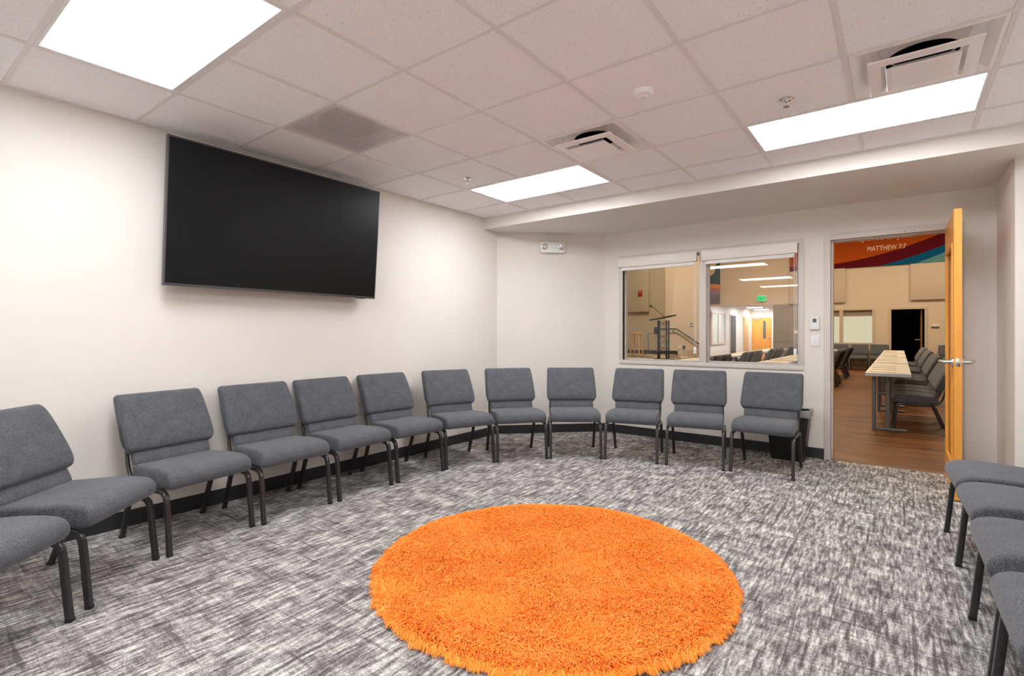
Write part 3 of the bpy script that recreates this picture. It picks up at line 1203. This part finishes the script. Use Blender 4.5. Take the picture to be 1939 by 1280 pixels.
# ------------------------------------------------------------------ HALL SECTION
HY0, HY1, HZ = YW + T, 21.2, 5.2
struct(MB().add([(-11, YW, -.001), (6, YW, -.001), (6, 30, -.001), (-11, 30, -.001)], [(0, 1, 2, 3)]).build('floor_hall', PLANK, smooth=False))
struct(B(-11, 6, HY0 - .02, HY1 + .3, HZ, HZ + .1).build('ceiling_hall', HALL_WALL, smooth=False))
struct(B(6, 6.1, HY0, HY1, 0, HZ).build('wall_hall_right', HALL_WALL, smooth=False))
struct(B(-11, -10.9, HY0, 16.7, 0, HZ).build('wall_hall_left', HALL_WALL, smooth=False))
m = MB()
m.box(-11, CH1[0] - .02, HY0 - .02, HY0 + .1, 0, HZ)
m.box(XA, 6, HY0 - .02, HY0 + .1, 0, HZ)
m.box(CH1[0] - .02, XA, HY0 + .0, HY0 + .05, ZC, HZ)
struct(m.build('wall_hall_near', HALL_WALL, smooth=False))
# far wall with corridor opening, window and dark doorway
CX0, CX1, CZ = -6.2, -3.76, 2.31
FWX0, FWX1, FWZ0, FWZ1 = -2.62, -0.70, 0.90, 2.02
FDX0, FDX1, FDZ = -0.20, 0.665, 2.02
m = MB()
y0, y1 = HY1, HY1 + .15
m.box(-6.35, CX1, y0, y1, CZ, HZ)
m.box(-6.35, CX0, y0, y1, 0, CZ)
m.box(CX1, FWX0, y0, y1, CZ, HZ)
m.box(FWX0, FWX1, y0, y1, 0, FWZ0)
m.box(FWX0, FWX1, y0, y1, FWZ1, HZ)
m.box(FWX1, FDX0, y0, y1, 0, HZ)
m.box(FDX0, FDX1, y0, y1, FDZ, HZ)
m.box(FDX1, 6, y0, y1, 0, HZ)
struct(m.build('wall_hall_end', HALL_WALL, smooth=False))
m = MB()
m.box(CX1, FWX0, y0, y1, 0, CZ)
m.box(CX1, FWX0, y0 - .02, y0, .93, 1.0)
struct(m.build('wall_hall_grey', HALL_GREY, smooth=False))
# stage back wall, its raised right part, and the slanting return towards the far wall
struct(B(-11, -6.19, 16.7, 16.85, 0, HZ).build('wall_stage_left', STAGE_WALL_SHADED, smooth=False))  # left part coloured darker for the shade lying on it
struct(B(-6.19, -5.03, 16.62, 16.85, 0, HZ).build('wall_stage_right', HALL_WALL, smooth=False))
struct(MB().prism([(-5.06, 16.70), (-6.26, 21.25), (-6.45, 21.25), (-5.25, 16.70)], 0, HZ).build('wall_hall_return', HALL_WALL, smooth=False))
st_ = struct(MB().box(-10.9, -4.75, 12.4, 15.3, 0, .54).box(-10.9, -5.75, 15.3, 16.7, 0, .54).build('trim_1', STAGE_FLOOR, smooth=False))
B(-5.75, -5.5, 15.3, 16.62, 0, .40).box(-5.5, -5.25, 15.3, 16.62, 0, .26).box(-5.25, -5.0, 15.3, 16.62, 0, .13).build('stage_steps', STAGE_FLOOR, st_, smooth=False)
struct(B(-8.4, -5.78, 16.60, 16.62, .54, .655).build('baseboard_stage', BASEB, smooth=False))
struct(B(-5.58, -5.10, 16.58, 16.62, .40, .70).build('trim_2', ACOUSTIC, smooth=False))

# corridor behind the far wall
struct(B(CX0 - .1, CX0, HY1 + .15, 29.1, 0, 2.45).build('wall_corridor_left', CORR_WALL, smooth=False))
struct(B(CX0, -3.4, 29.0, 29.1, 0, 2.45).build('wall_corridor_end', CORR_WALL, smooth=False))
struct(B(-3.5, -3.4, HY1 + .15, 29.0, 0, 2.45).build('wall_corridor_right', CORR_WALL, smooth=False))
struct(B(CX0 - .1, -3.4, HY1 + .15, 29.1, 2.45, 2.5).build('ceiling_corridor', CORR_WALL, smooth=False))
for k, (lx, ly) in enumerate(((-5.0, 22.6), (-5.3, 25.6), (-5.5, 28.0))):
    r = tag(empty('corridor_light', (lx, ly, 2.45)), ['square light on the corridor ceiling just past the opening', 'square light halfway along the corridor ceiling', 'square light on the corridor ceiling in front of the yellow door'][k], 'ceiling light', 'corridor ceiling lights')
    B(-.31, .31, -.31, .31, -.03, -.0005).build('frame', WHITE, r, smooth=False)
    B(-.28, .28, -.28, .28, -.034, -.0305).build('diffuser', CORR_LIGHT, r, smooth=False)
# corridor door at its end
cd = struct(empty('door_2', (-5.68, 29.0, 0)))
B(-.56, .56, -.02, -.0005, 0, 2.11).build('door_frame', CORR_WALL, cd, smooth=False)
B(-.465, .465, -.05, -.021, .01, 2.04).build('door_leaf', DOOR_WOOD, cd, smooth=False)
B(.07, .21, -.056, -.049, .95, 1.87).build('vision_lite', plain('lite_dark', (.10, .11, .10), .15), cd, smooth=False)
B(-.38, -.06, -.10, -.051, 1.93, 2.0).build('door_closer', STEEL, cd, smooth=False)
B(.33, .42, -.11, -.051, .97, 1.03).build('door_handle', CHROME, cd, bevel=.01)
# openings along the corridor's left wall
cw = struct(empty('window_2', (CX0, 22.85, 1.45)))
f = MB()
f.box(.0005, .05, -1.08, 1.08, .62, .70).box(.0005, .05, -1.08, 1.08, -.70, -.62)
for a in (-1.08, -.10, .95):
    f.box(.0005, .06, a, a + .13, -.62, .62)
f.build('window_frame', WALL_TRIM, cw, smooth=False)
B(.0005, .012, -.95, -.10, -.62, .62).build('pane', plain('pale_shade', (.62, .68, .62), .4), cw, smooth=False)
B(.0005, .012, .03, .95, -.62, .62).build('pane', plain('pale_shade_b', (.70, .74, .70), .4), cw, smooth=False)
cdk = struct(empty('door_3', (CX0, 25.28, 0)))
B(.0005, .03, -.56, .56, 0, 2.12).build('door_frame', WALL_TRIM, cdk, smooth=False)
B(.031, .036, -.47, .47, .01, 2.05).build('dim_room_panel', plain('dim_room', (.055, .052, .05), .8), cdk, smooth=False)  # flat panel in a dark tone, drawn in place of a dim room
cwd = struct(empty('door_4', (CX0, 27.70, 0)))
B(.0005, .03, -.58, .58, 0, 2.12).build('door_frame', CORR_WALL, cwd, smooth=False)
B(.031, .06, -.48, .48, .01, 2.05).build('door_leaf', make_wood_mat('pale_door', [(.55, .33, .16), (.62, .38, .19), (.66, .42, .22)]), cwd, smooth=False)
B(.061, .11, -.42, -.32, .98, 1.03).build('door_handle', STEEL, cwd, smooth=False)

# far wall window (shade inside) and dark doorway
fw = struct(empty('window_3', (0, HY1, 0)))
m = MB()
for a, b_ in ((FWX0 - .05, FWX0 + .02), (-1.66, -1.55), (FWX1 - .02, FWX1 + .06)):
    m.box(a, b_, -.02, .15, FWZ0, FWZ1)
m.box(FWX0 - .05, FWX1 + .06, -.02, .15, FWZ0 - .06, FWZ0).box(FWX0 - .05, FWX1 + .06, -.02, .15, FWZ1, FWZ1 + .06)
m.build('window_frame', ACOUSTIC, fw, smooth=False)
pale = emit('glowing_blind', (0.82, 0.74, 0.50), 0.36)  # blind glows by emission, in place of light from behind
for a, b_ in ((FWX0, -1.66), (-1.55, FWX1)):
    B(a, b_, .06, .07, FWZ1 - .20, FWZ1).build('shade_roll', plain('taupe_shade', (.28, .23, .18), .8), fw, smooth=False)
    B(a, b_, .09, .10, FWZ0, FWZ1 - .19).build('glowing_blind', pale, fw, smooth=False)
fd = struct(empty('door_5', (0, HY1, 0)))
m = MB()
m.box(FDX0 - .07, FDX0, -.02, .17, 0, FDZ + .07).box(FDX1, FDX1 + .07, -.02, .17, 0, FDZ + .07).box(FDX0, FDX1, -.02, .17, FDZ, FDZ + .07)
m.build('door_frame', ACOUSTIC, fd, smooth=False)
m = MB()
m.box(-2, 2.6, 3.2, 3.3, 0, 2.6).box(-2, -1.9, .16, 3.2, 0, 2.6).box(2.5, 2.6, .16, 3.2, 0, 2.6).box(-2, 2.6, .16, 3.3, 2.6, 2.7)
m.build('dark_room', DARK, fd, smooth=False)  # unlit room: its darkness is put into the wall colour
B(.57, .61, .18, .98, .01, 2.0).build('door_leaf', make_wood_mat('brown_door', [(.30, .11, .02), (.36, .14, .03), (.40, .17, .04)]), fd, smooth=False)
B(.44, .57, .90, .93, 1.0, 1.03).build('door_handle', STEEL, fd, smooth=False)
r = tag(empty('room_sign', (.93, HY1, 1.45)), 'small two tone room sign on the wall beside the dark doorway', 'sign')
B(-.10, .10, -.012, -.0005, 0, .07).build('upper_plate', WARMWHITE, r, smooth=False)
B(-.10, .10, -.012, -.0005, -.06, 0).build('lower_plate', plain('sign_dark', (.12, .10, .08), .5), r, smooth=False)

# mural band on the far wall, with lettering
def mural():
    r = tag(empty('wall_mural', (0, HY1 - .07, 0)), 'orange, maroon and blue wall mural with lettering above the far doorway', 'mural')
    z0, z1 = 3.50, 5.0
    x0, x1 = -3.2, 2.6
    mats = dict(orange=(.40, .075, .012), maroon=(.10, .006, .012), blue=(.003, .085, .19), teal=(.10, .24, .26))
    mm = {k: plain('mural_' + k, v, .8, spec=.05, var=.03) for k, v in mats.items()}
    xs_ = [x0 + (x1 - x0) * i / 48 for i in range(49)]

    def clampz(z):
        return max(z0, min(z1, z))
    # lower edges of the bands as smooth curves over x
    top_m = lambda x: 3.66 + .13 * max(0, x + 1.9) ** 1.55 + .02 * max(0, x + .3) ** 2        # orange / maroon
    bot_m = lambda x: 3.50 + .27 * max(0, x + .55) ** 1.25 if x > -.55 else z0                    # maroon / blue
    bot_b = lambda x: 3.50 + .42 * max(0, x - .42) ** 1.1 if x > .42 else z0                      # blue / teal
    bands = [('orange', top_m, lambda x: z1), ('maroon', bot_m, top_m), ('blue', bot_b, bot_m), ('teal', lambda x: z0, bot_b)]
    for nm, lo, hi in bands:
        m_ = MB()
        for a, b2 in zip(xs_[:-1], xs_[1:]):
            la, lb_, ha, hb = clampz(lo(a)), clampz(lo(b2)), clampz(hi(a)), clampz(hi(b2))
            if ha - la < 1e-4 and hb - lb_ < 1e-4:
                continue
            m_.add([(a, 0, la), (b2, 0, lb_), (b2, 0, hb), (a, 0, ha), (a, .069, la), (b2, .069, lb_), (b2, .069, hb), (a, .069, ha)],
                   [(0, 1, 2, 3), (4, 7, 6, 5), (0, 4, 5, 1), (3, 2, 6, 7)])
        m_.build(nm + '_band', mm[nm], r, smooth=False)
    cream = plain('mural_cream', (.82, .76, .60), .7, spec=.1, var=.02)
    text_mesh('lettering', 'MATTHEW 7:7', .225, cream, r, (-.335, -.002, 4.015), (PI / 2, 0, 0), .003, sx=.73)
    text_mesh('lettering', 'opened to you.', .285, cream, r, (-.39, -.002, 4.375), (PI / 2, 0, 0), .003, sx=.86)


mural()
for a, b_, z0, z1, lab in ((.305, 2.3, 2.31, 3.49, 'tan acoustic panel on the far wall above the dark doorway, right one'),
                           (-3.2, -1.48, 2.30, 3.49, 'tan acoustic panel on the far wall above the shaded window, left one')):
    tag(B(a, b_, HY1 - .09, HY1 - .0005, z0, z1).build('acoustic_panel', ACOUSTIC, bevel=.008), lab, 'wall panel', 'acoustic panels on the hall walls')
tag(B(-7.75, -6.76, 16.60, 16.6995, 1.96, 3.9).build('acoustic_panel', STAGE_WALL_SHADED, bevel=.008), 'olive acoustic panel on the stage wall above the wooden stool', 'wall panel', 'acoustic panels on the hall walls')  # panel takes the same shade-darkened tone as the wall
# banner mural strip left of the exit sign
def banner():
    r = tag(empty('painted_banner', (-5.86, HY1 - .05, 0)), 'tall painted strip in teal, cream, orange and plum left of the exit sign', 'mural')
    cols = [('plum', (.10, .055, .075), 2.40, 2.80), ('violet', (.20, .15, .22), 2.80, 2.93), ('rust', (.42, .12, .05), 2.93, 3.06), ('orange', (.70, .25, .05), 3.06, 3.20), ('teal', (.012, .070, .085), 3.20, 4.6)]
    for nm, c, a, b_ in cols:
        m_ = MB()
        n = 6
        for k in range(n):
            x0, x1 = -.19 + .38 * k / n, -.19 + .38 * (k + 1) / n
            f0, f1 = (-.08 * (x0 + .19) ** 2 * 4, -.08 * (x1 + .19) ** 2 * 4)
            t0, t1 = (f0, f1) if b_ < 4 else (0, 0)
            b0, b1 = (f0, f1) if a > 2.5 else (0, 0)
            m_.add([(x0, 0, a + b0), (x1, 0, a + b1), (x1, 0, b_ + t1), (x0, 0, b_ + t0), (x0, .049, a + b0), (x1, .049, a + b1), (x1, .049, b_ + t1), (x0, .049, b_ + t0)],
                   [(0, 1, 2, 3), (4, 7, 6, 5), (0, 4, 5, 1), (3, 2, 6, 7)])
        m_.build(nm + '_stripe', plain('banner_' + nm, c, .7), r, smooth=False)
    pts = []
    for k in range(20):
        a = -PI / 2 + PI * k / 19
        pts.append((-.19 + .24 * math.cos(a), 3.95 + .42 * math.sin(a)))
    m_ = MB()
    n = len(pts)
    m_.add([(x, -.004, z) for x, z in pts] + [(x, .0, z) for x, z in pts], [tuple(range(n))] + [(i, (i + 1) % n, n + (i + 1) % n, n + i) for i in range(n)])
    m_.build('cream_disc', plain('banner_cream', (.75, .58, .33), .7), r, smooth=False)


banner()
ex = tag(empty('exit_sign', (-4.15, HY1, 2.44)), 'green lit exit sign over the corridor opening', 'exit sign')
B(-.16, .16, -.05, -.0005, 0, .22).build('housing', WHITE, ex, smooth=False)
B(-.15, .15, -.054, -.0505, .01, .21).build('face', EXIT_GREEN, ex, smooth=False)
text_mesh('lettering', 'EXIT', .20, plain('exit_dark', (.005, .06, .02), .6), ex, (0, -.055, .038), (PI / 2, 0, 0), .001, sx=.72)
B(-.03, .03, -.052, -.02, -.03, -.0005).build('test_light', RED, ex, smooth=False)
ol = tag(empty('wall_outlet', (-3.0, HY1, 1.28)), 'small plate on the dark grey wall right of the corridor opening', 'outlet')
B(-.05, .05, -.03, -.0005, -.06, .06).build('plate', VENTM, ol, smooth=False)

# ---- stage things
sw = 16.70
al = tag(empty('fire_alarm', (-7.05, 16.60, 2.60)), 'red fire alarm box on the olive stage panel', 'fire alarm')
B(-.065, .065, -.05, -.0005, -.085, .085).build('housing', RED, al, bevel=.01)
B(-.015, .015, -.056, -.05, .0, .035).build('strobe', WHITE, al, smooth=False)
th = tag(empty('thermostat', (-5.33, 16.62, 1.53)), 'small white thermostat on the stage wall above the handrail', 'thermostat')
B(-.06, .06, -.03, -.0005, -.05, .05).build('housing', WHITE, th, smooth=False)
B(-.035, .035, -.033, -.0301, -.02, .03).build('display', BLACK, th, smooth=False)
for x, mt, lab in ((-5.70, WARMWHITE, 'pale outlet plate low on the stage wall under the handrail'), (-5.57, plain('dark_plate', (.06, .055, .05), .5), 'dark outlet plate low on the stage wall under the handrail')):
    q = tag(empty('wall_outlet', (x, 16.62, .77)), lab, 'outlet')
    B(-.04, .04, -.012, -.0005, -.06, .06).build('plate', mt, q, smooth=False)
hr = tag(empty('handrail', (-5.9, 16.62, .54)), 'dark metal handrail sloping down the stage wall beside the podium', 'handrail')
p = [(-.62, -.09, .83), (.10, -.09, .83), (.14, -.09, .82), (.86, -.09, .33), (1.0, -.09, .24)]
MB().tube(p, .022, 10).build('rail', TRUSS, hr)
for bx, bz in ((.0, .83), (.72, .42), (-.5, .83)):
    MB().tube([(bx, -.09, bz - .02), (bx, -.06, bz - .09), (bx, -.004, bz - .11)], .010, 8).build('bracket', TRUSS, hr)


def podium():
    r = tag(empty('podium', (-5.03, 13.38, .54)), 'black truss lectern with a slanted top and gooseneck microphone', 'podium')
    r.rotation_euler = (0, 0, math.radians(25))
    ps = [(-.15, -.10), (.06, -.14), (.14, .10), (-.10, .14)]
    for a, b_ in ps:
        MB().tube([(a, b_, 0), (a, b_, 1.03)], .022, 10).build('post', TRUSS, r)
    lc = MB()
    for k in range(4):
        (a0, b0), (a1, b1) = ps[k], ps[(k + 1) % 4]
        for s in range(6):
            za, zb = .04 + s * .165, .04 + (s + 1) * .165
            if s % 2:
                za, zb = zb, za
            lc.tube([(a0, b0, za), (a1, b1, zb)], .004, 6)
            lc.tube([(a0, b0, zb), (a1, b1, za)], .004, 6) if s % 3 else None
    lc.build('lacing', TRUSS, r)
    m_ = MB().add([(-.36, -.24, 1.02), (.30, -.26, 1.14), (.30, .26, 1.16), (-.36, .24, 1.04),
                   (-.36, -.24, 1.05), (.30, -.26, 1.18), (.30, .26, 1.20), (-.36, .24, 1.07)],
                  [(0, 3, 2, 1), (4, 5, 6, 7), (0, 1, 5, 4), (1, 2, 6, 5), (2, 3, 7, 6), (3, 0, 4, 7)])
    m_.build('top', BLACK, r, smooth=False)
    B(-.25, -.13, -.08, .08, .66, .86).build('side_pocket', BLACK, r, bevel=.02)
    B(-.26, .26, -.22, .22, 0, .012).build('base_plate', BLACK, r, smooth=False)
    mi = MB().tube([(.02, 0, 1.10), (-.02, 0, 1.18), (-.31, -.01, 1.41)], .007, 8).build('gooseneck', BLACK, r)
    MB().tube([(-.30, -.01, 1.40), (-.36, -.012, 1.445)], .024, 10).build('microphone', BLACK, mi)


podium()


def stool():
    r = tag(empty('bar_stool', (-6.35, 14.65, .54)), 'tall pine bar stool standing on the stage', 'stool')
    MB().lathe([(.004, .665), (.150, .665), (.160, .675), (.160, .695), (.150, .702), (.004, .702)], (0, 0, 0), 24).build('seat', PINE, r)
    cs = [(1, 1), (-1, 1), (-1, -1), (1, -1)]
    for sx, sy in cs:
        MB().tube([(sx * .145, sy * .145, 0), (sx * .095, sy * .095, .67)], .018, 10).build('leg', PINE, r)
    for z in (.20, .42):
        a = .145 - .05 * z / .67
        for k in range(4):
            (x0, y0), (x1, y1) = cs[k], cs[(k + 1) % 4]
            MB().tube([(x0 * a, y0 * a, z), (x1 * a, y1 * a, z)], .011, 8).build('rung', PINE, r)


stool()
ms = tag(empty('microphone_stand', (-6.17, 15.15, .54)), 'low black microphone stand between the stool and the podium', 'microphone stand')
MB().tube([(0, 0, .08), (-.01, 0, .36), (-.02, 0, .66)], .010, 8).build('pole', BLACK, ms)
MB().tube([(-.03, 0, .67), (.12, .05, .685)], .010, 8).build('boom', BLACK, ms)
for k in range(3):
    a = 2 * PI * k / 3 + .3
    MB().tube([(0, 0, .10), (.30 * math.cos(a), .30 * math.sin(a), .012)], .009, 8).build('leg', BLACK, ms)
random.seed(11)
for lab, x0, y0, x1, y1 in (('black cable loop on the stage floor left of the podium', -6.5, 14.2, -5.6, 14.0), ('black cable on the stage floor right of the podium', -5.35, 14.6, -4.85, 14.1)):
    pth = [(x0 + (x1 - x0) * t / 8, y0 + (y1 - y0) * t / 8 + .10 * math.sin(t * 1.7), .552) for t in range(9)]
    tag(MB().tube(pth, .011, 8).build('stage_cable', BLACK), lab, 'cable')

# ---- tables and chairs of the hall
def make_table():
    r = empty('folding_table')
    B(-.225, .225, 0, 2.44, .715, .74).build('top', TABLE_TOP, r, bevel=.004)
    m_ = MB().box(-.228, .228, -.003, .004, .70, .738).box(-.228, .228, 2.436, 2.443, .70, .738).box(-.228, -.221, .004, 2.436, .70, .738).box(.221, .228, .004, 2.436, .70, .738)
    m_.build('edge_band', TABLE_EDGE, r, smooth=False)
    for y in (.24, 2.20):
        m_ = MB()
        for x in (-.145, .0):
            m_.tube([(x, y, .03), (x, y, .715)], .022, 10)
        m_.tube([(-.145, y, .47), (0, y, .47)], .009, 8)
        m_.build('leg', TABLE_LEG, r)
        MB().tube([(-.165, y, .02), (.185, y, .02)], .018, 10).build('foot', TABLE_LEG, r)
    return r


table0 = make_table()
t_used = [False]
ordn = ['first', 'second', 'third', 'fourth']


def put_table(x, y, label, group):
    if t_used[0]:
        o = copy_tree(table0)
    else:
        o, t_used[0] = table0, True
    o.location = (x, y, 0)
    tag(o, label, 'table', group)


bk0 = MB().box(-.14, .14, -.10, .10, .0005, .0035)
bk = bk0.build('booklet', PAPER_EDGE_SHADE, smooth=False)  # dark under sheet paints the shaded side of the booklet
B(-.139, .139, -.0985, .0985, .0036, .0075).build('cover_sheet', PAPER, bk, smooth=False)
bk_used = [False]


def put_booklet(x, y, label, group):
    if bk_used[0]:
        o = copy_tree(bk)
    else:
        o, bk_used[0] = bk, True
    o.location = (x, y, .74)
    o.rotation_euler = (0, 0, random.uniform(-.04, .04))
    tag(o, label, 'booklet', group)


G1, G2, G3 = 'hall chairs behind the tables by the doorway', 'hall chairs at the left edge of the doorway', 'hall chairs seen through the right window pane'
TY = [7.75, 10.41, 13.07, 15.73]
nm3 = ['nearest', 'middle', 'farthest']
for k, y in enumerate(TY):
    put_table(-.108, y, 'narrow white folding table in the doorway row, %s from the door' % ordn[k], 'folding tables in the doorway row')
    for c in range(3):
        place_chair(.20, y + .60 + .555 * c, -1, -.04, 'grey hall chair at the %s doorway table, %s of its three' % (ordn[k], nm3[c]), G1)
    for c in range(4):
        put_booklet(-.17, y + .25 + .50 * c, 'flat paper booklet on the %s doorway table, %s from its near end' % (ordn[k], ordn[c]), 'booklets on the doorway tables')
for k, y in enumerate(TY):
    put_table(-1.69, y + (.0 if k < 2 else .15), 'white folding table of the middle hall row, %s from the window wall' % ordn[k], 'folding tables in the middle row')
    for c in range(3):
        if k >= 2:
            place_chair(-1.40, y + .75 + .555 * c, -1, -.03, 'grey hall chair by the left jamb, %s middle table, %s of its three' % (ordn[k], nm3[c]), G2)
    if k < 2:
        for c in range(4):
            put_booklet(-1.70, y + .25 + .50 * c, 'flat paper booklet on the %s middle row table, %s from its near end' % (ordn[k], ordn[c]), 'booklets on the middle row tables')
for k, y in enumerate(TY):
    put_table(-3.05, y + .15, 'white folding table of the row behind the right window pane, %s from the window' % ordn[k], 'folding tables behind the window')
    for c in range(3):
        place_chair(-2.78, y + .75 + .555 * c, -1, -.03, 'grey hall chair behind the right pane, %s table, %s of its three' % (ordn[k], nm3[c]), G3)
# chairs lined up along the far wall
for c, x in enumerate((-2.75, -2.19, -1.63, -1.07, -.51)):
    place_chair(x, 20.72, 0, -1, 'grey chair along the far hall wall, %s from the left under the window' % ['first', 'second', 'third', 'fourth', 'fifth'][c], 'chairs along the far hall wall')
for c, x in enumerate((1.25, 1.82)):
    place_chair(x, 20.72, 0, -1, 'grey chair against the far hall wall right of the dark doorway, %s' % ['nearer the doorway', 'farther from the doorway'][c], 'chairs along the far hall wall')
